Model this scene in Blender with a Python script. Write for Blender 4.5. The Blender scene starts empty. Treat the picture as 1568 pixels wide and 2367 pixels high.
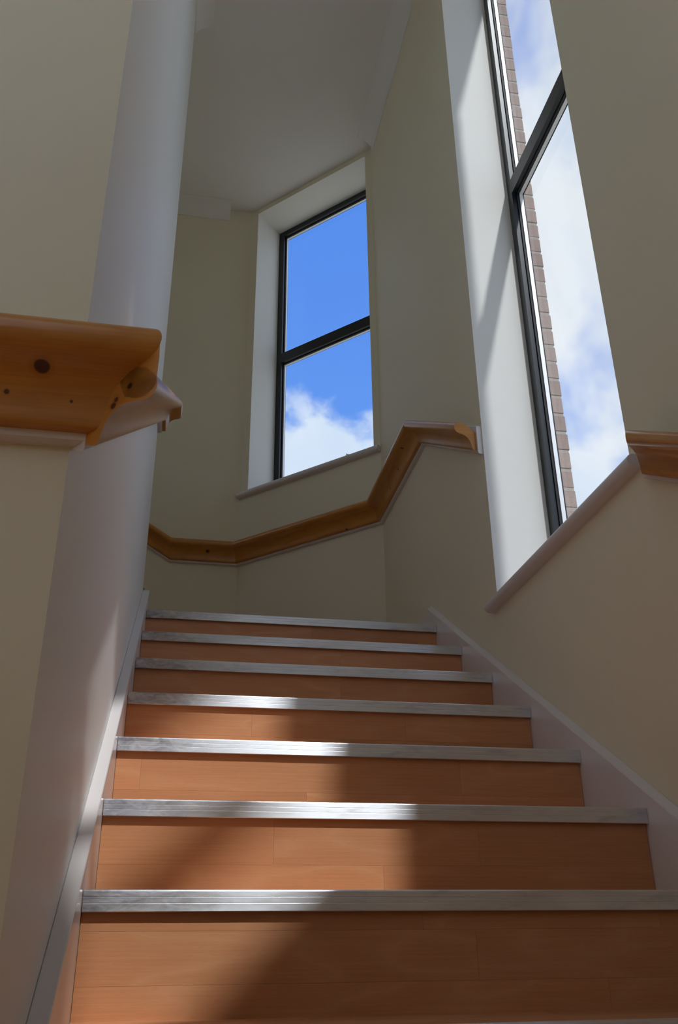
import bpy, bmesh, math, random
from mathutils import Vector, Matrix
random.seed(7)
S2 = math.sqrt(2.0)
scene = bpy.context.scene
COL = scene.collection

# ------------------------------------------------------------------ camera
cam_d = bpy.data.cameras.new('camera')
cam = bpy.data.objects.new('camera', cam_d); COL.objects.link(cam)
cam_d.sensor_fit = 'VERTICAL'; cam_d.sensor_height = 36.0
cam_d.lens = 36.0 * 2067.19 / 2367.0
cam_d.clip_start = 0.02; cam_d.clip_end = 500
RX = Vector((0.98272989, -0.18477945, -0.00992606))
UP = Vector((-0.07245458, -0.43359143, 0.89819197))
FW = Vector((0.17027127, 0.8819609, 0.43949137))
m = Matrix((RX, UP, -FW)).transposed().to_4x4()
m.translation = Vector((0.10723, -1.48675, -0.08222))
cam.matrix_world = m
scene.camera = cam

# ------------------------------------------------------------------ view, world, sun
scene.view_settings.view_transform = 'Standard'
scene.view_settings.look = 'None'
scene.view_settings.gamma = 1.0
scene.view_settings.use_curve_mapping = False
scene.view_settings.exposure = 0.0
scene.cycles.max_bounces = 10
scene.cycles.diffuse_bounces = 5
scene.cycles.transparent_max_bounces = 32
scene.cycles.glossy_bounces = 4
scene.cycles.use_adaptive_sampling = True
scene.cycles.adaptive_threshold = 0.15

SKY_STRENGTH = 1.12
SUN_DIR = Vector((-0.305, 0.952, -1.257)).normalized()
SUN_STRENGTH = 2.75

world = bpy.data.worlds.new('sky'); scene.world = world
world.use_nodes = True
world.cycles.sampling_method = 'MANUAL'
world.cycles.sample_map_resolution = 256
nt = world.node_tree; nt.nodes.clear()
N = nt.nodes.new; LK = nt.links.new
def wmath(op, a, b=None, c=None, clamp=False):
    n = N('ShaderNodeMath'); n.operation = op; n.use_clamp = clamp
    for i, v in enumerate((a, b, c)):
        if v is None: continue
        if isinstance(v, (int, float)): n.inputs[i].default_value = v
        else: LK(v, n.inputs[i])
    return n.outputs[0]
def wsmooth(v, a, b):
    n = N('ShaderNodeMapRange'); n.interpolation_type = 'SMOOTHSTEP'
    LK(v, n.inputs[0]); n.inputs[1].default_value = a; n.inputs[2].default_value = b
    return n.outputs[0]
tc = N('ShaderNodeTexCoord'); DIRV = tc.outputs['Generated']
def wnoise(scale, detail, rough, off=(0, 0, 0), dist=0.0):
    mp = N('ShaderNodeMapping'); LK(DIRV, mp.inputs[0]); mp.inputs['Location'].default_value = off
    n = N('ShaderNodeTexNoise'); LK(mp.outputs[0], n.inputs['Vector'])
    n.inputs['Scale'].default_value = scale; n.inputs['Detail'].default_value = detail
    n.inputs['Roughness'].default_value = rough; n.inputs['Distortion'].default_value = dist
    return n.outputs['Fac']
def wdist(p):
    n = N('ShaderNodeVectorMath'); n.operation = 'DISTANCE'; LK(DIRV, n.inputs[0]); n.inputs[1].default_value = p
    return n.outputs['Value']
EDGE_OFF = (2.74, 1.52, 1.06)
n_edge = wnoise(9.0, 5, 0.55, EDGE_OFF, 0.3)
n_big = wnoise(5.2, 4, 0.55, (1.7, 0.4, 2.0), 0.4)
n_soft = wnoise(7.0, 3, 0.5, (4.1, 2.2, 0.7), 0.3)
# a clear gap in the cloud cover, cumulus all round it
gap = wmath('ADD', wdist((0.105, 0.725, 0.675)), wmath('MULTIPLY', wmath('SUBTRACT', n_edge, 0.5), 0.22))
cover = wsmooth(gap, 0.178, 0.215)
thick = wsmooth(n_big, 0.38, 0.58)
thick = wmath('MULTIPLY_ADD', thick, 0.66, 0.34)
wisps = wmath('MULTIPLY', wsmooth(n_soft, 0.60, 0.36), 0.30)
dens = wmath('MULTIPLY', cover, wmath('ADD', thick, wisps, clamp=True), clamp=True)
sep = N('ShaderNodeSeparateXYZ'); LK(DIRV, sep.inputs[0])
up = wsmooth(sep.outputs['Z'], 0.0, 0.9)
blue = N('ShaderNodeMix'); blue.data_type = 'RGBA'; LK(up, blue.inputs[0])
blue.inputs[6].default_value = (0.20, 0.42, 0.90, 1); blue.inputs[7].default_value = (0.075, 0.235, 0.80, 1)
cloud = N('ShaderNodeMix'); cloud.data_type = 'RGBA'; LK(wsmooth(n_soft, 0.3, 0.7), cloud.inputs[0])
cloud.inputs[6].default_value = (0.62, 0.73, 0.90, 1); cloud.inputs[7].default_value = (0.83, 0.87, 0.93, 1)
skyc = N('ShaderNodeMix'); skyc.data_type = 'RGBA'; LK(dens, skyc.inputs[0])
LK(blue.outputs[2], skyc.inputs[6]); LK(cloud.outputs[2], skyc.inputs[7])
bg = N('ShaderNodeBackground'); LK(skyc.outputs[2], bg.inputs[0]); bg.inputs[1].default_value = SKY_STRENGTH
wo = N('ShaderNodeOutputWorld'); LK(bg.outputs[0], wo.inputs[0])

sun_d = bpy.data.lights.new('sun', 'SUN'); sun_d.energy = SUN_STRENGTH
sun_d.angle = math.radians(1.6); sun_d.color = (0.98, 0.99, 1.0)
sun = bpy.data.objects.new('sun', sun_d); COL.objects.link(sun)
sun.rotation_euler = SUN_DIR.to_track_quat('-Z', 'Y').to_euler()
sun.location = (4, -12, 16)

# ------------------------------------------------------------------ materials
def new_mat(name):
    mt = bpy.data.materials.new(name); mt.use_nodes = True
    t = mt.node_tree; t.nodes.clear()
    out = t.nodes.new('ShaderNodeOutputMaterial'); b = t.nodes.new('ShaderNodeBsdfPrincipled')
    t.links.new(b.outputs[0], out.inputs[0])
    return mt, t, b
def ramp(t, fac, stops):
    r = t.nodes.new('ShaderNodeValToRGB'); t.links.new(fac, r.inputs[0])
    els = r.color_ramp.elements
    while len(els) < len(stops): els.new(0.5)
    for e, (p, c) in zip(els, stops): e.position = p; e.color = (*c, 1)
    return r.outputs[0]
def noise(t, vec, scale, detail=4, rough=0.5, dist=0.0):
    n = t.nodes.new('ShaderNodeTexNoise')
    if vec is not None: t.links.new(vec, n.inputs['Vector'])
    n.inputs['Scale'].default_value = scale; n.inputs['Detail'].default_value = detail
    n.inputs['Roughness'].default_value = rough; n.inputs['Distortion'].default_value = dist
    return n.outputs['Fac']
def mapping(t, vec, scale=(1, 1, 1), loc=(0, 0, 0)):
    n = t.nodes.new('ShaderNodeMapping'); t.links.new(vec, n.inputs[0])
    n.inputs['Scale'].default_value = scale; n.inputs['Location'].default_value = loc
    return n.outputs[0]
def mth(t, op, a, b=None, c=None, clamp=False):
    n = t.nodes.new('ShaderNodeMath'); n.operation = op; n.use_clamp = clamp
    for i, v in enumerate((a, b, c)):
        if v is None: continue
        if isinstance(v, (int, float)): n.inputs[i].default_value = v
        else: t.links.new(v, n.inputs[i])
    return n.outputs[0]
def mixc(t, fac, a, b, mode='MIX'):
    n = t.nodes.new('ShaderNodeMix'); n.data_type = 'RGBA'; n.blend_type = mode
    for i, v in ((0, fac), (6, a), (7, b)):
        if isinstance(v, (int, float)): n.inputs[i].default_value = v
        elif isinstance(v, tuple): n.inputs[i].default_value = (*v, 1)
        else: t.links.new(v, n.inputs[i])
    return n.outputs[2]
def bump(t, b, h, strength, dist=0.002):
    n = t.nodes.new('ShaderNodeBump'); n.inputs['Strength'].default_value = strength
    n.inputs['Distance'].default_value = dist; t.links.new(h, n.inputs['Height'])
    t.links.new(n.outputs[0], b.inputs['Normal'])
def pos(t): return t.nodes.new('ShaderNodeNewGeometry').outputs['Position']

def paint(name, col, rough=0.6, marks=0.05, bumpy=0.12):
    mt, t, b = new_mat(name); p = pos(t)
    n1 = noise(t, p, 2.3, 4, 0.6)
    dark = tuple(c * (1 - marks) for c in col)
    t.links.new(mixc(t, n1, col, dark), b.inputs['Base Color'])
    b.inputs['Roughness'].default_value = rough
    b.inputs['Specular IOR Level'].default_value = 0.5 if rough < 0.5 else 0.35
    bump(t, b, noise(t, p, 160.0, 3, 0.6), bumpy, 0.0012)
    return mt
CREAM = paint('cream_emulsion', (0.820, 0.762, 0.585), 0.62)
WHITE_WALL = paint('white_emulsion', (0.88, 0.87, 0.845), 0.52)
CEIL = paint('ceiling_paint', (0.82, 0.79, 0.75), 0.7)
GLOSS = paint('white_gloss', (0.76, 0.715, 0.70), 0.28, 0.08, 0.05)
REVEAL = paint('reveal_paint', (0.86, 0.845, 0.80), 0.55)

def laminate(name):
    mt, t, b = new_mat(name)
    uv = t.nodes.new('ShaderNodeUVMap').outputs[0]
    oi = t.nodes.new('ShaderNodeObjectInfo').outputs['Random']
    off = t.nodes.new('ShaderNodeCombineXYZ')
    t.links.new(mth(t, 'MULTIPLY', oi, 37.0), off.inputs[0]); t.links.new(mth(t, 'MULTIPLY', oi, 11.0), off.inputs[1])
    add = t.nodes.new('ShaderNodeVectorMath'); add.operation = 'ADD'
    t.links.new(uv, add.inputs[0]); t.links.new(off.outputs[0], add.inputs[1])
    v = add.outputs[0]
    # cathedral figure: stretched rings
    ringn = noise(t, mapping(t, v, (2.6, 9.0, 1)), 1.0, 2, 0.4)
    rings = mth(t, 'PINGPONG', mth(t, 'MULTIPLY', ringn, 9.0), 1.0)
    rings = mth(t, 'POWER', rings, 3.0)
    fib = noise(t, mapping(t, v, (6, 260, 1)), 1.0, 4, 0.65)
    pores = noise(t, mapping(t, v, (55, 900, 1)), 1.0, 2, 0.5)
    base = ramp(t, fib, [(0.25, (0.53, 0.232, 0.103)), (0.75, (0.63, 0.295, 0.142))])
    c = mixc(t, mth(t, 'MULTIPLY', rings, 0.55), base, (0.66, 0.34, 0.175))
    c = mixc(t, mth(t, 'MULTIPLY', mth(t, 'GREATER_THAN', pores, 0.64), 0.22), c, (0.36, 0.13, 0.05))
    # each printed strip has its own tone
    tone = mth(t, 'MULTIPLY_ADD', oi, 0.20, 0.90)
    hs = t.nodes.new('ShaderNodeHueSaturation'); t.links.new(c, hs.inputs['Color']); t.links.new(tone, hs.inputs['Value'])
    t.links.new(hs.outputs[0], b.inputs['Base Color'])
    b.inputs['Roughness'].default_value = 0.45
    b.inputs['Specular IOR Level'].default_value = 0.3
    bump(t, b, fib, 0.05, 0.0005)
    return mt
LAM = laminate('beech_laminate')

def pine(name, knots=(), tone=1.0):
    mt, t, b = new_mat(name)
    uv = t.nodes.new('ShaderNodeUVMap').outputs[0]
    p = pos(t)
    oi = t.nodes.new('ShaderNodeObjectInfo').outputs['Random']
    off = t.nodes.new('ShaderNodeCombineXYZ'); t.links.new(mth(t, 'MULTIPLY', oi, 23.0), off.inputs[0])
    add = t.nodes.new('ShaderNodeVectorMath'); add.operation = 'ADD'
    t.links.new(uv, add.inputs[0]); t.links.new(off.outputs[0], add.inputs[1])
    v = add.outputs[0]
    warp = noise(t, mapping(t, v, (3.0, 10, 1)), 1.0, 3, 0.5)
    lines = mth(t, 'PINGPONG', mth(t, 'MULTIPLY', warp, 11.0), 1.0)
    lines = mth(t, 'POWER', lines, 2.5)
    fib = noise(t, mapping(t, v, (8, 300, 1)), 1.0, 4, 0.6)
    base = ramp(t, fib, [(0.2, (0.50 * tone, 0.198 * tone, 0.030 * tone)), (0.8, (0.64 * tone, 0.280 * tone, 0.050 * tone))])
    c = mixc(t, mth(t, 'MULTIPLY', lines, 0.45), base, (0.40 * tone, 0.140 * tone, 0.021 * tone))
    for kp, kr in knots:
        dn = t.nodes.new('ShaderNodeVectorMath'); dn.operation = 'DISTANCE'
        t.links.new(p, dn.inputs[0]); dn.inputs[1].default_value = kp
        mr = t.nodes.new('ShaderNodeMapRange'); mr.interpolation_type = 'SMOOTHSTEP'
        t.links.new(dn.outputs['Value'], mr.inputs[0])
        mr.inputs[1].default_value = kr * 1.9; mr.inputs[2].default_value = kr * 1.0
        c = mixc(t, mth(t, 'MULTIPLY', mr.outputs[0], 0.35), c, (0.26, 0.075, 0.014))
        mr2 = t.nodes.new('ShaderNodeMapRange'); mr2.interpolation_type = 'SMOOTHSTEP'
        t.links.new(dn.outputs['Value'], mr2.inputs[0])
        mr2.inputs[1].default_value = kr * 1.05; mr2.inputs[2].default_value = kr * 0.75
        c = mixc(t, mr2.outputs[0], c, (0.075, 0.026, 0.010))
    t.links.new(c, b.inputs['Base Color'])
    b.inputs['Roughness'].default_value = 0.28
    b.inputs['Coat Weight'].default_value = 0.2; b.inputs['Coat Roughness'].default_value = 0.15
    bump(t, b, fib, 0.04, 0.0005)
    return mt

def aluminium(name):
    mt, t, b = new_mat(name); p = pos(t)
    oi = t.nodes.new('ShaderNodeObjectInfo').outputs['Random']
    off = t.nodes.new('ShaderNodeCombineXYZ'); t.links.new(mth(t, 'MULTIPLY', oi, 19.0), off.inputs[0])
    add = t.nodes.new('ShaderNodeVectorMath'); add.operation = 'ADD'
    t.links.new(p, add.inputs[0]); t.links.new(off.outputs[0], add.inputs[1]); v = add.outputs[0]
    br = noise(t, mapping(t, v, (7, 300, 420)), 1.0, 3, 0.6)
    smear = noise(t, mapping(t, v, (9, 30, 45)), 1.0, 5, 0.65, 0.6)
    # walked-on ends near the inner string are dirtier
    c = ramp(t, smear, [(0.26, (0.55, 0.58, 0.65)), (0.46, (0.73, 0.76, 0.82)), (0.72, (0.80, 0.83, 0.88))])
    c = mixc(t, mth(t, 'MULTIPLY', br, 0.12), c, (0.6, 0.61, 0.63))
    t.links.new(c, b.inputs['Base Color'])
    sx = t.nodes.new('ShaderNodeSeparateXYZ'); t.links.new(p, sx.inputs[0])
    de = t.nodes.new('ShaderNodeMapRange'); de.interpolation_type = 'SMOOTHSTEP'; t.links.new(sx.outputs['X'], de.inputs[0])
    de.inputs[1].default_value = 0.34; de.inputs[2].default_value = 0.0
    blot = noise(t, mapping(t, v, (26, 60, 70)), 1.0, 5, 0.7, 0.8)
    c = mixc(t, mth(t, 'MULTIPLY', mth(t, 'MULTIPLY', de.outputs[0], 0.85), mth(t, 'MULTIPLY_ADD', blot, 3.0, -0.95, clamp=True)), c, (0.24, 0.25, 0.30))
    t.links.new(c, b.inputs['Base Color'])
    b.inputs['Metallic'].default_value = 0.9
    b.inputs['Anisotropic'].default_value = 0.8
    tg = t.nodes.new('ShaderNodeTangent'); tg.direction_type = 'UV_MAP'; tg.uv_map = 'UVMap'; t.links.new(tg.outputs[0], b.inputs['Tangent'])
    rr = t.nodes.new('ShaderNodeMapRange'); t.links.new(smear, rr.inputs[0])
    rr.inputs[1].default_value = 0.3; rr.inputs[2].default_value = 0.7; rr.inputs[3].default_value = 0.46; rr.inputs[4].default_value = 0.31
    t.links.new(rr.outputs[0], b.inputs['Roughness'])
    bump(t, b, br, 0.05, 0.0004)
    return mt
ALU = aluminium('worn_aluminium')

def plain(name, col, rough=0.5, metal=0.0, spec=0.5):
    mt, t, b = new_mat(name)
    n = noise(t, pos(t), 30.0, 3, 0.5)
    t.links.new(mixc(t, n, col, tuple(c * 0.88 for c in col)), b.inputs['Base Color'])
    b.inputs['Roughness'].default_value = rough; b.inputs['Metallic'].default_value = metal
    b.inputs['Specular IOR Level'].default_value = spec
    return mt
FRAME = plain('anthracite_frame', (0.016, 0.020, 0.026), 0.35)
GASKET = plain('black_gasket', (0.008, 0.008, 0.010), 0.6)
SPACER = plain('spacer_aluminium', (0.90, 0.91, 0.93), 0.45, 0.3)
MORTAR = plain('mortar', (0.46, 0.41, 0.36), 0.95)
GROUND = plain('pale_paving', (0.42, 0.40, 0.33), 0.95)
BARK = plain('bark', (0.10, 0.075, 0.05), 0.9)
LEAF = plain('leaf_green', (0.07, 0.12, 0.035), 0.6)
STEPWOOD = plain('tread_carcass', (0.55, 0.40, 0.26), 0.7)

def brick_mat():
    mt, t, b = new_mat('brick'); p = pos(t)
    oi = t.nodes.new('ShaderNodeObjectInfo').outputs['Random']
    c = ramp(t, oi, [(0.0, (0.31, 0.225, 0.200)), (0.5, (0.38, 0.275, 0.24)), (1.0, (0.42, 0.325, 0.29))])
    sp = noise(t, p, 240.0, 3, 0.7)
    c = mixc(t, mth(t, 'MULTIPLY', mth(t, 'GREATER_THAN', sp, 0.6), 0.5), c, (0.16, 0.10, 0.085))
    c = mixc(t, mth(t, 'MULTIPLY', noise(t, p, 22.0, 4, 0.6), 0.45), c, (0.50, 0.40, 0.34))
    t.links.new(c, b.inputs['Base Color']); b.inputs['Roughness'].default_value = 0.95
    bump(t, b, sp, 0.4, 0.002)
    return mt
BRICK = brick_mat()

def glass():
    mt = bpy.data.materials.new('window_glass'); mt.use_nodes = True
    t = mt.node_tree; t.nodes.clear()
    out = t.nodes.new('ShaderNodeOutputMaterial')
    tr = t.nodes.new('ShaderNodeBsdfTransparent'); tr.inputs[0].default_value = (0.975, 0.985, 0.985, 1)
    gl = t.nodes.new('ShaderNodeBsdfGlossy'); gl.inputs['Roughness'].default_value = 0.0
    lw = t.nodes.new('ShaderNodeLayerWeight'); lw.inputs[0].default_value = 0.5
    f = mth(t, 'MULTIPLY_ADD', mth(t, 'POWER', lw.outputs['Facing'], 4.0), 0.35, 0.02)
    mx = t.nodes.new('ShaderNodeMixShader'); t.links.new(f, mx.inputs[0])
    t.links.new(tr.outputs[0], mx.inputs[1]); t.links.new(gl.outputs[0], mx.inputs[2])
    t.links.new(mx.outputs[0], out.inputs[0])
    return mt
GLASS = glass()

# ------------------------------------------------------------------ helpers
def meta(o, label=None, cat=None, group=None, kind=None):
    if label: o['label'] = label
    if cat: o['category'] = cat
    if group: o['group'] = group
    if kind: o['kind'] = kind
    return o
def empty(name, loc, rotz=0.0):
    o = bpy.data.objects.new(name, None); COL.objects.link(o)
    o.location = loc; o.rotation_euler = (0, 0, rotz); o.empty_display_size = 0.1
    return o
class MB:
    """collects polygons; build() links them as one mesh object"""
    def __init__(s, P=None): s.v = []; s.f = []; s.uv = []; s.mi = []; s.P = P
    def poly(s, pts, uv=None, mi=0):
        i = len(s.v); s.v += [tuple(p) for p in pts]; s.f.append(list(range(i, i + len(pts)))); s.uv.append(uv); s.mi.append(mi)
    def prism(s, a, b, uva=None, uvb=None, mi=0, caps=True):
        """a, b: matching end loops"""
        n = len(a)
        i = len(s.v); s.v += [tuple(p) for p in a] + [tuple(p) for p in b]
        for k in range(n):
            j = (k + 1) % n
            s.f.append([i + k, i + j, i + n + j, i + n + k]); s.mi.append(mi)
            s.uv.append(None if uva is None else [uva[k], uva[k + 1], uvb[k + 1], uvb[k]])
        if caps:
            s.f.append([i + k for k in reversed(range(n))]); s.uv.append(None); s.mi.append(mi)
            s.f.append([i + n + k for k in range(n)]); s.uv.append(None); s.mi.append(mi)
    def box(s, x0, x1, y0, y1, z0, z1, mi=0):
        a = [(x0, y0, z0), (x1, y0, z0), (x1, y1, z0), (x0, y1, z0)]
        b = [(p[0], p[1], z1) for p in a]
        s.prism(a, b, mi=mi)
    def extr(s, poly2, z0, z1, mi=0):
        s.prism([(x, y, z0) for x, y in poly2], [(x, y, z1) for x, y in poly2], mi=mi)
    def build(s, name, mats, parent=None, bevel=0.0, smooth=False, origin=(0, 0, 0), segs=2, angle=35):
        me = bpy.data.meshes.new(name)
        P = s.P or (lambda *c: c)
        vs = [Vector(P(*p)) - Vector(origin) for p in s.v]
        me.from_pydata(vs, [], s.f)
        if any(u is not None for u in s.uv):
            ul = me.uv_layers.new(name='UVMap'); k = 0
            for fi, fc in enumerate(s.f):
                for q in range(len(fc)):
                    ul.data[k].uv = s.uv[fi][q] if s.uv[fi] is not None else (vs[fc[q]].x + vs[fc[q]].y, vs[fc[q]].z)
                    k += 1
        if not isinstance(mats, (list, tuple)): mats = [mats]
        for mt in mats: me.materials.append(mt)
        for fi, pl in enumerate(me.polygons): pl.material_index = s.mi[fi]
        bm = bmesh.new(); bm.from_mesh(me)
        bmesh.ops.recalc_face_normals(bm, faces=bm.faces)
        if bevel:
            es = [e for e in bm.edges if len(e.link_faces) == 2 and e.calc_face_angle(0) > math.radians(angle)]
            bmesh.ops.bevel(bm, geom=es, offset=bevel, segments=segs, profile=0.5, affect='EDGES', clamp_overlap=True)
        bm.to_mesh(me); bm.free()
        if smooth:
            for pl in me.polygons: pl.use_smooth = True
            try: me.set_sharp_from_angle(angle=math.radians(38))
            except Exception: pass
        o = bpy.data.objects.new(name, me); COL.objects.link(o)
        if parent: o.parent = parent
        else: o.location = origin
        return o

# ------------------------------------------------------------------ dimensions (metres)
R_, G_ = 0.17, 0.27031          # rise and going
W_ = 1.08                       # between strings
XR, XL = 1.10, -0.025           # right wall, core wall
ZF, ZU = -0.34, 1.02            # lower and upper landings
YA, YA2 = 2.48, -1.20           # where the right wall turns 45 degrees, up and down
LB, LB2 = 0.96, 1.02            # lengths of the 45 degree walls
YC = YA + LB / S2               # wall behind the upper landing
YR = YA2 - LB2 / S2             # wall behind the camera
XBC = XR - LB / S2; XBR = XR - LB2 / S2
XW = -2.55                      # far left wall
ZC = 4.475                      # ceiling
TH = 0.32
PITCH = R_ / G_
def P_right(u, d, z): return (XR + d, u, z)                                           # u is y
def P_up(u, d, z): return (XR - u / S2 + d / S2, YA + u / S2 + d / S2, z)             # 45 degree wall, upper landing
def P_low(u, d, z): return (XR - u / S2 + d / S2, YA2 - u / S2 - d / S2, z)           # 45 degree wall, lower landing
def P_left(u, d, z): return (XW - d, u, z)
def P_rear(u, d, z): return (u, YR - d, z)

# ------------------------------------------------------------------ room shell
def wall_with_opening(name, P, u0, u1, o, z0=-0.5, z1=ZC + 0.1, d1=TH, mats=(CREAM, REVEAL), label='', cat='wall'):
    mb = MB(P)
    a0, a1, b0, b1 = o
    def bx(u_0, u_1, z_0, z_1):
        mb.prism([(u_0, 0, z_0), (u_1, 0, z_0), (u_1, d1, z_0), (u_0, d1, z_0)], [(u_0, 0, z_1), (u_1, 0, z_1), (u_1, d1, z_1), (u_0, d1, z_1)])
    bx(u0, a0, z0, z1); bx(a1, u1, z0, z1); bx(a0, a1, z0, b0); bx(a0, a1, b1, z1)
    ob = mb.build(name, list(mats))
    # faces of the reveals take the reveal paint
    for pl in ob.data.polygons:
        c = pl.center
        for aa in (a0, a1):
            q = Vector(P(aa, d1 / 2, c.z))
            if (Vector((c.x, c.y, 0)) - Vector((q.x, q.y, 0))).length < 1e-3 and abs(pl.normal.z) < .5: pl.material_index = 1
        if abs(pl.normal.z) > .5 and (abs(c.z - b0) < 1e-3 or abs(c.z - b1) < 1e-3): pl.material_index = 1
    return meta(ob, label, cat, kind='structure')

W1 = dict(u0=0.14, u1=1.03, z0=0.905, z1=4.25, zt=2.668, d=0.205)
W2 = dict(u0=0.042, u1=0.905, z0=2.300, z1=4.437, zt=3.362, d=0.235)
W3 = dict(u0=0.071, u1=0.965, z0=1.935, z1=3.86, zt=2.86, d=0.235)
W4 = dict(u0=-1.75, u1=-0.70, z0=0.60, z1=3.9, zt=2.4, d=0.205)  # unseen opening, added to let ambient daylight into the lower landing
W6 = dict(u0=-1.75, u1=-0.25, z0=0.80, z1=4.0, zt=2.3, d=0.205)  # added behind the camera, out of view, to raise the ambient light
W5 = dict(u0=1.95, u1=3.05, z0=2.50, z1=4.3, zt=3.5, d=0.205)  # another unseen opening, added for ambient daylight over the upper flight
SILL_T = 0.034
def op(w): return (w['u0'], w['u1'], w['z0'] - SILL_T, w['z1'])

wall_with_opening('wall_right', P_right, YA2 - 0.02, YA + 0.02, op(W1), d1=0.2175,
                  label='tall cream wall beside the stairs with a narrow window opening')
wall_with_opening('wall_corner', P_up, -0.12, LB + 0.12, op(W2), label='cream angled wall below the corner window on the upper landing')
wall_with_opening('wall_corner.001', P_low, -0.12, LB2 + 0.12, op(W3), label='cream angled wall at the lower landing behind the camera')
mb = MB(); mb.box(XW - TH, XBC + 0.02, YC, YC + TH, -0.5, ZC + 0.1)
meta(mb.build('wall_back', CREAM), 'cream wall facing the stairs at the back of the upper landing', 'wall', kind='structure')
wall_with_opening('wall_rear', P_rear, XW - TH, XBR + 0.02, op(W6), label='cream wall across the lower landing behind the camera')
def two_opening_wall():
    mb = MB(P_left); y0, y1 = YR - TH, YC + TH; z0, z1 = -0.5, ZC + 0.1
    def bx(a, b, c, d):
        mb.prism([(a, 0, c), (b, 0, c), (b, TH, c), (a, TH, c)], [(a, 0, d), (b, 0, d), (b, TH, d), (a, TH, d)])
    a, b = op(W4), op(W5)
    bx(y0, a[0], z0, z1); bx(a[0], a[1], z0, a[2]); bx(a[0], a[1], a[3], z1)
    bx(a[1], b[0], z0, z1); bx(b[0], b[1], z0, b[2]); bx(b[0], b[1], b[3], z1); bx(b[1], y1, z0, z1)
    return meta(mb.build('wall_left', CREAM), 'cream outer wall of the stair tower far to the left', 'wall', kind='structure')
two_opening_wall()

# core wall between the flights: cream front, white side with a rounded far edge
YN, YE, RB = -0.57, 1.82, 0.05
plan = [(-1.40, YN), (XL, YN), (XL, YE - RB)]
for k in range(1, 9):
    a = math.pi / 2 * k / 8
    plan.append((XL - RB + RB * math.cos(a), YE - RB + RB * math.sin(a)))
plan.append((-1.40, YE))
mb = MB(); mb.extr(plan, ZF - 0.1, ZC)
core = mb.build('wall_core', [CREAM, WHITE_WALL], smooth=True)
for pl in core.data.polygons:
    if pl.normal.x > 0.05: pl.material_index = 1
meta(core, 'cream and white wall with rounded edge on the left of the stairs', 'wall', kind='structure')

e_ = 0.10
mb = MB(); mb.extr([(XW - e_, YR - e_), (XBR + e_ * .41, YR - e_), (XR + e_, YA2 - e_ * .41), (XR + e_, YA + e_ * .41), (XBC + e_ * .41, YC + e_), (XW - e_, YC + e_)], ZC, ZC + 0.15)
meta(mb.build('ceiling', CEIL), 'off-white plaster ceiling above the stairwell', 'ceiling', kind='structure')
mb = MB(); mb.box(XW, XR + 0.05, YR - 0.1, 0.2, ZF - 0.15, ZF)
meta(mb.build('floor', LAM), 'beech laminate floor of the lower landing', 'floor', kind='structure')
mb = MB(); mb.extr([(-0.05, 1.634), (XR, 1.634), (XR + 0.05, YA), (XBC, YC + 0.05), (-0.05, YC + 0.05)], ZU - 0.2, ZU)
meta(mb.build('floor.001', LAM), 'beech laminate floor of the upper landing at the stair head', 'floor', kind='structure')

# coving
CV = 0.098
def coving(name, A, B, n, label):
    """A, B: plan points on the wall, n: normal into the room"""
    prof = [(0.0, 0.0), (0.0, -CV), (0.006, -CV)]
    for k in range(0, 9):
        a = math.pi / 2 * k / 8
        prof.append((CV - (CV - 0.006) * math.cos(a), -(CV - 0.006) + (CV - 0.012) * math.sin(a) ))
    prof += [(CV, 0.0)]
    mb = MB()
    mb.prism([(A[0] + n[0] * t, A[1] + n[1] * t, ZC + h) for t, h in prof], [(B[0] + n[0] * t, B[1] + n[1] * t, ZC + h) for t, h in prof])
    return meta(mb.build(name, CEIL, smooth=True), label, 'coving', kind='structure')
coving('trim_1', (XR, YA2 + 0.1), (XR, YA - 0.07), (-1, 0), 'concave plaster coving along the top of the right wall')
coving('trim_2', (XL, YN), (XL, YE), (1, 0), 'short concave coving end on the core wall at top of picture')
coving('trim_3', (-2.4, YC), (0.27, YC), (0, -1), 'concave plaster coving along the top of the back wall')

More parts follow.
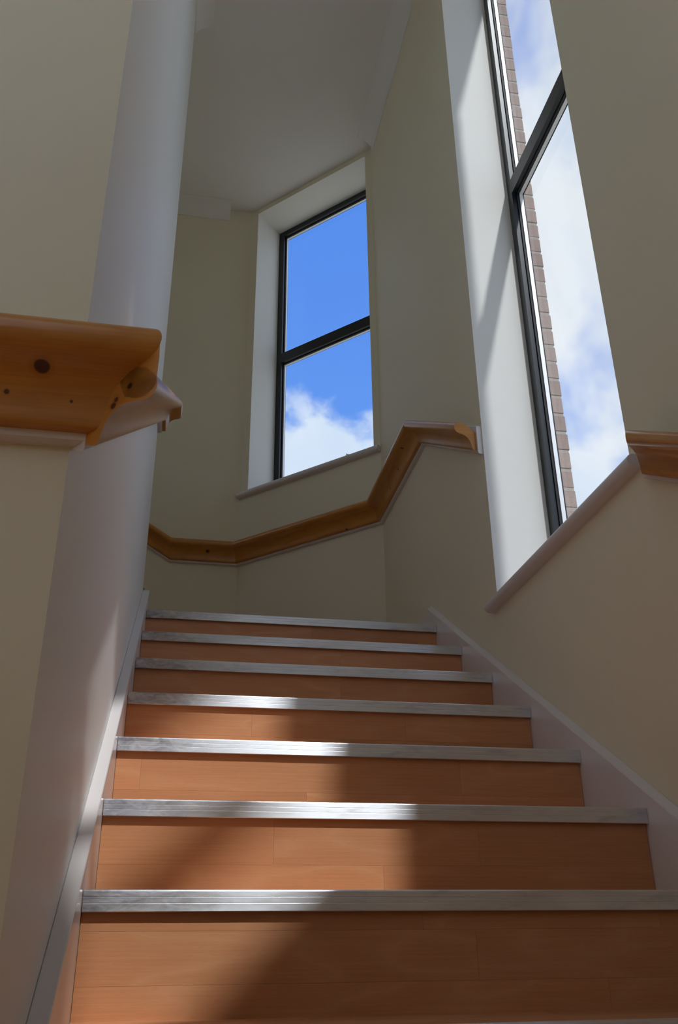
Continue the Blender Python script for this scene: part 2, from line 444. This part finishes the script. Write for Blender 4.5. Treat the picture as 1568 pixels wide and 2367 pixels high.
# ------------------------------------------------------------------ windows
def window(name, P, w, label, horns, root):
    o = empty(name, root); org = root
    meta(o, label, 'window', kind='structure')
    u0, u1, z0, z1, zt, d = w['u0'], w['u1'], w['z0'], w['z1'], w['zt'], w['d']
    FWD, FD, TT = 0.040, 0.049, 0.072
    def bar(mb, ua, ub, da, db, za, zb):
        mb.prism([(ua, da, za), (ub, da, za), (ub, db, za), (ua, db, za)], [(ua, da, zb), (ub, da, zb), (ub, db, zb), (ua, db, zb)])
    mb = MB(P); bar(mb, u0, u0 + FWD, d, d + FD, z0, z1); bar(mb, u1 - FWD, u1, d, d + FD, z0, z1)
    bar(mb, u0 + FWD, u1 - FWD, d, d + FD, z1 - FWD, z1); bar(mb, u0 + FWD, u1 - FWD, d, d + FD, z0, z0 + FWD)
    mb.build('frame', FRAME, o, origin=org)
    mb = MB(P); bar(mb, u0 + FWD, u1 - FWD, d, d + FD, zt - TT / 2, zt + TT / 2)
    mb.build('transom', FRAME, o, origin=org)
    for (za, zb) in ((z0 + FWD, zt - TT / 2), (zt + TT / 2, z1 - FWD)):
        ua, ub = u0 + FWD, u1 - FWD
        def ring(t, d0, d1, nm, mt, par=o):
            mb = MB(P); bar(mb, ua, ua + t, d0, d1, za, zb); bar(mb, ub - t, ub, d0, d1, za, zb)
            bar(mb, ua + t, ub - t, d0, d1, za, za + t); bar(mb, ua + t, ub - t, d0, d1, zb - t, zb)
            return mb.build(nm, mt, par, origin=org)
        ring(0.006, d + 0.018, d + 0.025, 'gasket', GASKET)
        ring(0.007, d + 0.0285, d + 0.0425, 'spacer_bar', SPACER)
        ring(0.004, d + 0.0455, d + 0.0485, 'gasket', GASKET)
        mb = MB(P); bar(mb, ua + 0.001, ub - 0.001, d + 0.0255, d + 0.045, za + 0.001, zb - 0.001)   # sealed double-glazed unit
        mb.build('pane', GLASS, o, origin=org)
    # sill board with rounded nose and horns
    nz = []
    for k in range(0, 9):
        a = math.pi / 2 + math.pi * k / 8
        nz.append((-0.018 + 0.017 * math.cos(a), z0 - SILL_T / 2 + SILL_T / 2 * math.sin(a)))
    nz = nz + [(0.0, z0 - SILL_T), (0.0, z0)]
    mb = MB(P)
    mb.prism([(u0 - horns[0], a, b) for a, b in nz], [(u1 + horns[1], a, b) for a, b in nz])
    bar(mb, u0, u1, 0.0, d, z0 - SILL_T, z0)
    mb.build('window_sill', GLOSS, o, origin=org, smooth=True)
    return o
win1 = window('window_1', P_right, W1, 'tall narrow window in the right wall with brick edge outside', (0.045, 0.035), (XR + 0.1, 0.585, 0.87))
win2 = window('window_2', P_up, W2, 'corner window above the landing showing blue sky and white cloud', (0.041, 0.062), (0.90, 2.98, 2.27))
window('window_3', P_low, W3, 'corner window over the lower landing behind the camera', (0.04, 0.05), (0.90, -1.7, 1.9))
window('fill_window_4', P_left, W4, 'unseen tall window added in the far left wall for fill daylight beside lower landing', (0.04, 0.04), (XW - 0.1, -1.25, 0.66))
window('fill_window_6', P_rear, W6, 'unseen wide window added in the rear wall to brighten the core wall', (0.04, 0.04), (-0.8, YR - 0.1, 0.71))
window('fill_window_5', P_left, W5, 'unseen small window added high in the far left wall for fill daylight', (0.04, 0.04), (XW - 0.1, 2.47, 2.86))

# outer brick leaf round the tall window: solid leaf, with the bricks of both outer reveals built one by one
mbk = MB(P_right)
OB0, OB1 = 0.2175, 0.318
def leaf(ua, ub, za, zb, d0=OB0, d1=OB1):
    mbk.prism([(ua, d0, za), (ub, d0, za), (ub, d1, za), (ua, d1, za)], [(ua, d0, zb), (ub, d0, zb), (ub, d1, zb), (ua, d1, zb)])
leaf(-1.3, 0.14 - 0.224, -0.5, 4.6); leaf(1.03 + 0.224, 2.55, -0.5, 4.6)
leaf(0.14 - 0.224, 1.03 + 0.224, -0.5, 0.80); leaf(0.14 - 0.224, 1.03 + 0.224, 4.28, 4.6)
leaf(0.14 - 0.224, 0.14 - 0.003, 0.80, 4.28, OB0 + .002, OB1 - 0.0035); leaf(1.03 + 0.003, 1.03 + 0.224, 0.80, 4.28, OB0 + .002, OB1 - 0.0035)
outer = mbk.build('wall_outer', MORTAR)
meta(outer, 'brown brick outer wall edge seen through the tall window', 'brick wall', kind='structure')
def brick_mesh(L):
    mb = MB(); mb.box(-0.0, L, -0.0515, 0.0, 0.0, 0.065)
    o = mb.build('brick', BRICK, bevel=0.0025, segs=1); me = o.data
    bpy.data.objects.remove(o); return me
bm_full, bm_half = brick_mesh(0.215), brick_mesh(0.1025)
def place_brick(me, x, y, z, rz):
    b = bpy.data.objects.new('brick', me); COL.objects.link(b); b.parent = outer
    b.location = (x, y, z); b.rotation_euler = (0, 0, rz)
nb = 46
for k in range(nb):
    z = 0.805 + 0.075 * k
    me = bm_full if k % 2 == 0 else bm_half
    j = random.uniform(-0.002, 0.002)
    # bricks run away from the opening along the wall, 51 mm bed shown inside the frame line
    b = bpy.data.objects.new('brick', me); COL.objects.link(b); b.parent = outer
    b.location = (XR + OB1 - 0.0515 + j + 0.0515 - 0.0515, 1.03 + random.uniform(0, 0.002), z); b.rotation_euler = (0, 0, math.pi / 2)
    b2 = bpy.data.objects.new('brick', me); COL.objects.link(b2); b2.parent = outer
    b2.location = (XR + OB1 + j, 0.14 - random.uniform(0, 0.002), z); b2.rotation_euler = (0, 0, -math.pi / 2)

# ------------------------------------------------------------------ stairs
JOINTS = {0: [(-0.055, -0.029, [0.524, 0.93]), (-0.127, -0.055, [0.61]), (-0.17, -0.127, [0.825])],
          1: [(0.060, 0.141, [0.317, 0.72]), (0.0, 0.060, [0.527])],
          2: [(0.232, 0.311, [0.055, 0.78]), (0.17, 0.232, [0.42])],
          3: [(0.41, 0.481, [0.318, 0.726]), (0.34, 0.41, [0.55])],
          4: [(0.58, 0.651, [0.605]), (0.51, 0.58, [0.22, 0.88])],
          5: [(0.74, 0.821, [0.658]), (0.68, 0.74, [0.30])],
          6: [(0.92, 0.991, [0.601, 1.006]), (0.85, 0.92, [0.4])]}
def plank(x0, x1, y, z0, z1, parent, org, zfoot, th=0.003):
    mb = MB(); e = 0.00012; x0 += e; x1 -= e; z0 += e; z1 -= e
    o_ = random.uniform(0, 3)
    uv = [(x0, z0 + o_), (x1, z0 + o_), (x1, z1 + o_), (x0, z1 + o_)]
    z0 -= 0.0 if z0 > zfoot + .001 else 0.0030
    mb.poly([(x0, y, z0), (x1, y, z0), (x1, y, z1), (x0, y, z1)], uv)
    mb.poly([(x0, y + th, z0), (x0, y + th, z1), (x1, y + th, z1), (x1, y + th, z0)], uv)
    q = [(x0, y, z0), (x1, y, z0), (x1, y, z1), (x0, y, z1)]
    for k in range(4):
        a, b = q[k], q[(k + 1) % 4]
        mb.poly([a, b, (b[0], y + th, b[2]), (a[0], y + th, a[2])], [uv[k], uv[(k + 1) % 4], uv[(k + 1) % 4], uv[k]])
    return mb.build('plank', LAM, parent, origin=org)
def flat_plank(x0, x1, y0, y1, z, parent, org, th=0.004):
    mb = MB(); e = 0.0004; x0 += e; x1 -= e; y0 += e; y1 -= e
    o_ = random.uniform(0, 3)
    uv = [(x0, y0 + o_), (x1, y0 + o_), (x1, y1 + o_), (x0, y1 + o_)]
    t = [(x0, y0, z), (x1, y0, z), (x1, y1, z), (x0, y1, z)]
    mb.poly(t, uv); mb.poly([(a, b, z - th) for a, b, _ in t], uv)
    for k in range(4):
        a, b = t[k], t[(k + 1) % 4]
        mb.poly([a, b, (b[0], b[1], z - th), (a[0], a[1], z - th)], [uv[k], uv[(k + 1) % 4], uv[(k + 1) % 4], uv[k]])
    return mb.build('plank', LAM, parent, origin=org)
def nosing_profile():
    # (y, z) from the tip of the tread; ribbed front leg and top leg
    pts = [(0.045, -0.0015), (0.045, 0.0015), (0.0025, 0.0018), (0.0008, 0.0012), (0.0, -0.0006)]
    z = -0.0075
    for k in range(2):
        pts += [(0.0, z), (0.0003, z - 0.0005), (0.0003, z - 0.0010), (0.0, z - 0.0015)]
        z -= 0.0088
    pts += [(0.0, -0.0280), (0.0008, -0.0290), (0.0030, -0.0290), (0.0030, -0.0015)]
    return pts
NP = nosing_profile()
def flight(name, loc, rotz, label, i0, i1, width, joints, zbase_i):
    """steps i0..i1 in local axes: x across, y up the flight; nosing i at (y = i*G, z = i*R)"""
    o = empty(name, loc, rotz); meta(o, label, 'staircase')
    org = (0, 0, 0)
    for i in range(i0, i1 + 1):
        y, z = i * G_, i * R_
        mb = MB(); mb.box(0.0, width, y + 0.015, y + 0.027, z - R_, z - 0.004)
        rs = mb.build('riser', STEPWOOD, o)
        rows = joints.get(i) or [(z - R_, z - 0.10, [random.uniform(.2, .9)]), (z - 0.10, z - 0.029, [random.uniform(.2, .9)])]
        for (za, zb, js) in rows:
            zb2 = z - 0.0035 if zb > z - 0.035 else zb
            xs = [0.001] + sorted(j for j in js if j < width - 0.03) + [width - 0.001]
            for a, b in zip(xs, xs[1:]): plank(a, b, y + 0.012, za, zb2, rs, org, z - R_)
        per = [0.0]
        for q in range(len(NP)):
            (a, b), (c, d) = NP[q], NP[(q + 1) % len(NP)]; per.append(per[-1] + math.hypot(c - a, d - b))
        mb = MB(); mb.prism([(0.0015, y + a, z + b) for a, b in NP], [(width - 0.001, y + a, z + b) for a, b in NP], [(v, 0.0) for v in per], [(v, width) for v in per])
        mb.build('nosing', ALU, o)
        if i < i1:
            mb = MB(); mb.box(0.0, width, y + 0.004, y + G_ + 0.015, z - 0.022, z - 0.006)
            tr = mb.build('tread', STEPWOOD, o)
            ys = [y + 0.0455, y + 0.12, y + 0.195, y + G_ + 0.0145]
            for q in range(3):
                jx = random.uniform(0.25, 0.8)
                flat_plank(0.001, jx, ys[q], ys[q + 1], z - 0.0015, tr, org); flat_plank(jx, width - 0.001, ys[q], ys[q + 1], z - 0.0015, tr, org)
    return o
st = flight('staircase', (0, 0, 0), 0.0, 'straight flight of wood-fronted stairs with aluminium nosings', -1, 6, W_, JOINTS, -1)
def string(parent, x0, x1, y0, y1, top, ztop_end, name='string', mat=GLOSS, splay=0.0, splay_low=False):
    lo = -0.36; yl = (ZF - lo) / PITCH
    z_0 = PITCH * y0 + top
    pts = [(y0, ZF + 0.002), (y0, max(z_0, ZF + 0.012)), (y1, PITCH * y1 + top), (y1, ztop_end), (y1 - 0.1, PITCH * (y1 - 0.1) + lo), (yl, ZF + 0.002)]
    # the top edge is splayed: it rises by `splay` from the stair side to the wall side
    hi = [(a, b + (splay if k in (1, 2) else 0.0)) for k, (a, b) in enumerate(pts)]
    mb = MB(); mb.prism([(x0, a, b) for a, b in (hi if splay_low else pts)], [(x1, a, b) for a, b in (pts if splay_low else hi)])
    return mb.build(name, mat, parent, bevel=0.0015, segs=1)
string(st, XL + 0.0004, 0.0, YN + 0.02, 1.775, 0.035, ZU - 0.05)
string(st, W_, XR - 0.0004, -0.55, 1.735, 0.035, ZU - 0.05, splay=0.012)
up2 = flight('staircase.001', (-0.02, YE + 0.03, ZU + R_), math.pi / 2, 'next flight of stairs turning left beyond the upper landing', 0, 7, YC - YE - 0.05, {}, 0)

# skirting
def skirt(name, pts, h0, h1, label):
    mb = MB()
    for (A, B, n) in pts:
        t = 0.018
        a = [(A[0], A[1], h0), (A[0] + n[0] * t, A[1] + n[1] * t, h0), (A[0] + n[0] * t, A[1] + n[1] * t, h1 - 0.008), (A[0] + n[0] * t * .6, A[1] + n[1] * t * .6, h1), (A[0], A[1], h1)]
        dx, dy = B[0] - A[0], B[1] - A[1]
        mb.prism(a, [(p[0] + dx, p[1] + dy, p[2]) for p in a])
    return meta(mb.build(name, GLOSS), label, 'skirting board', kind='structure')
skirt('baseboard_right', [((XR, 1.735), (XR, YA), (-1, 0))], ZU, ZU + 0.097, 'white skirting board on right wall of upper landing')
skirt('baseboard_corner', [((XR, YA), (XBC, YC), (-1 / S2, -1 / S2))], ZU, ZU + 0.097, 'white skirting board under the corner window')
skirt('baseboard_back', [((XBC, YC), (0.0, YC), (0, -1))], ZU, ZU + 0.097, 'white skirting board along the back wall of upper landing')
skirt('baseboard_core', [((-1.4, YN), (XL, YN), (0, -1))], ZF, ZF + 0.097, 'white skirting board at the foot of core wall')

# ------------------------------------------------------------------ handrails
TS = 0.89
RAILP = [(.018, .010), (.031, .010), (.0345, .0125), (.0365, .020), (.039, .033), (.0445, .048), (.053, .060), (.064, .068),
         (.077, .0725), (.090, .0755), (.0985, .0815), (.1035, .091), (.1035, .100), (.0995, .109), (.091, .1155), (.080, .118),
         (.066, .1155), (.053, .109), (.041, .1005), (.030, .090), (.018, .081)]
RAILP = [(a if a < .019 else .018 + (a - .018) * TS, b) for a, b in RAILP]
def chaikin(p):
    q = []
    for k in range(len(p)):
        a, b = p[k], p[(k + 1) % len(p)]
        if k == len(p) - 1: q += [a]; break
        q += ([a] if k == 0 else []) + [(a[0] * .75 + b[0] * .25, a[1] * .75 + b[1] * .25), (a[0] * .25 + b[0] * .75, a[1] * .25 + b[1] * .75)]
    return q
RAILP = chaikin(RAILP)
BATP = [(0.0, 0.0), (.012, 0.0), (.0165, .002), (.018, .006), (.018, .104), (.0165, .108), (.012, .110), (0.0, .110)]
def sweep(name, parent, prof, mat, A, B, n, ca, cb, org, smooth=True, bevel=0.0):
    """straight moulding from A to B (bottom back edge on the wall), n horizontal normal; ca, cb: shift along the run per metre of depth at each end"""
    A, B = Vector(A), Vector(B); d = (B - A); hl = math.hypot(d.x, d.y); dh = d / hl     # per horizontal metre
    nv = Vector((n[0], n[1], 0))
    per = [0.0]
    for k in range(len(prof)):
        a, b = prof[k], prof[(k + 1) % len(prof)]; per.append(per[-1] + math.hypot(b[0] - a[0], b[1] - a[1]))
    la = [A + nv * t + Vector((0, 0, h)) + dh * (ca * t) for t, h in prof]
    lb = [B + nv * t + Vector((0, 0, h)) + dh * (cb * t) for t, h in prof]
    mb = MB(); mb.prism(la, lb, [(0, v) for v in per], [(d.length, v) for v in per])
    return mb.build(name, mat, parent, origin=org, smooth=smooth, bevel=bevel)
def rail_run(root, sections, mat, bat=GLOSS, bevel_ends=False):
    org = tuple(root.location)
    for s in sections:
        A, B, n, ca, cb = s[:5]
        woff = s[5] if len(s) > 5 else (0.0, 0.0)
        A_, B_ = Vector(A), Vector(B); d = (B_ - A_).normalized()
        sweep('rail', root, RAILP, mat, A_ + d * woff[0], B_ - d * woff[1], n, ca, cb, org)
        sweep('backing_board', root, BATP, bat, A, B, n, 0 if abs(ca) == 1.01 else ca, 0 if abs(cb) == 1.01 else cb, org)
ZR = 1.845                        # underside of the backing board on the level runs
YB = 1.684                        # where the rail levels out
def zs(y): return ZR + PITCH * (y - YB)
T8 = math.tan(math.pi / 8)
PINE_R = pine('varnished_pine', [((1.0382, 1.8398, 1.9141), 0.007), ((1.0582, 1.9943, 1.8924), .007), ((1.0609, 2.1668, 1.8854), .006),
                                 ((0.935, 2.60, 1.8575), .006), ((1.0085, 1.4021, 1.7743), .003), ((0.2504, 3.108, 1.9061), .010)], 0.92)
hr = empty('handrail', (XR, 1.035, zs(1.035)))
meta(hr, 'varnished pine handrail running round the upper landing under the corner window', 'handrail', 'varnished pine handrails')
nB = (-1 / S2, -1 / S2)
rail_run(hr, [((XR, 1.035, zs(1.035)), (XR, YB, ZR), (-1, 0), 0, 0, (0.012, 0)),
              ((XR, YB, ZR), (XR, YA, ZR), (-1, 0), 0, -T8),
              ((XR, YA, ZR), (XBC, YC, ZR), nB, T8, -T8),
              ((XBC, YC, ZR), (0.05, YC, ZR), (0, -1), T8, 0),
              ((0.05, YC, ZR), (-1.9, YC, ZR + 1.95 * PITCH), (0, -1), 0, 0)], PINE_R)
hr2 = empty('handrail', (XR, 0.075, zs(0.075)))
meta(hr2, 'varnished pine handrail end at right edge below the tall window', 'handrail', 'varnished pine handrails')
rail_run(hr2, [((XR, -1.12, zs(-1.12)), (XR, 0.075, zs(0.075)), (-1, 0), 0, -1.01, (0, -0.01))], pine('varnished_pine_near', [], 0.92))
PINE_L = pine('varnished_pine_left', [((-0.0581, -0.6288, 0.4973), 0.0095), ((0.038, -0.633, 0.4794), 0.004), ((0.0214, -0.6164, 0.4622), 0.0045), ((0.024, -0.6190, 0.4690), 0.0035),
                                      ((-0.0943, -0.6097, 0.4723), 0.003), ((-0.0249, -0.6083, 0.468), 0.0018)], 1.0)
hr3 = empty('handrail', (XL, YN, 0.43))
meta(hr3, 'knotty varnished pine handrail wrapping the white core wall at left', 'handrail', 'varnished pine handrails')
rail_run(hr3, [((-1.35, YN, 0.430), (XL, YN, 0.430), (0, -1), 0, 1.0),
               ((XL, YN, zs(YN)), (XL, YB, ZR), (1, 0), -1.0, 0),
               ((XL, YB, ZR), (XL, 1.772, ZR), (1, 0), 0, 0)], PINE_L)
# solid corner where the level and the raking rail are joined and sanded together
Mp = lambda t, z: Vector((XL + t, YN - t, z))
loop = [Mp(.052, .520), Mp(.050, .492), Mp(.058, .468), Mp(.072, .458), Mp(.084, .456), Mp(.0925, .466), Mp(.0935, .500), Mp(.0925, .525), Mp(.086, .538), Mp(.072, .542)]
mb = MB(); mb.prism(loop, [p + Vector((-0.004, 0.055, 0.030)) for p in loop], [(0, .01 * k) for k in range(11)], [(.06, .01 * k) for k in range(11)])
mb.build('corner_block', PINE_L, hr3, origin=tuple(hr3.location), smooth=True)

# ------------------------------------------------------------------ outside
mb = MB(); mb.box(-60, 60, -60, 60, -4.2, -4.0)
meta(mb.build('ground', GROUND), 'pale paved ground outside far below the windows', 'ground', kind='structure')
def tree(loc, h):
    o = empty('tree', loc); meta(o, 'tip of a green tree just above the corner window sill', 'tree')
    mb = MB()
    def limb(a, b, ra, rb, n=7):
        a, b = Vector(a), Vector(b); d = (b - a).normalized(); x = d.orthogonal().normalized(); y = d.cross(x)
        mb.prism([a + (x * math.cos(2 * math.pi * k / n) + y * math.sin(2 * math.pi * k / n)) * ra for k in range(n)],
                 [b + (x * math.cos(2 * math.pi * k / n) + y * math.sin(2 * math.pi * k / n)) * rb for k in range(n)])
    limb((0, 0, 0), (0, 0, h * .55), .16, .10); limb((0, 0, h * .55), (0.05, 0, h * .95), .10, .02)
    for k in range(9):
        a = k * 2.4; z = h * (.4 + .055 * k); L = 1.5 * (1 - k / 11)
        limb((0, 0, z), (L * math.cos(a), L * math.sin(a), z + .5 * L), .05, .015, 5)
    mb.build('trunk', BARK, o)
    mb = MB(); rng = random.Random(3)
    for k in range(2600):
        t = rng.random() ** .8; z = h * (.38 + .62 * t); rad = 1.7 * (1 - t) ** .7 * math.sqrt(rng.random()) + .02
        a = rng.uniform(0, 6.283); c = Vector((rad * math.cos(a), rad * math.sin(a), z - .05))
        x = Vector((rng.gauss(0, 1), rng.gauss(0, 1), rng.gauss(0, 1))).normalized(); y = x.orthogonal().normalized()
        s = .07
        mb.poly([c - x * s, c - y * s * .5, c + x * s, c + y * s * .5])
    f = mb.build('foliage', LEAF, o); f['kind'] = 'stuff'
tree((0.10723 + 14 * .177, -1.48675 + 14 * .849, -4.0), 4.0 - 0.08222 + 14 * .502 - 0.075)
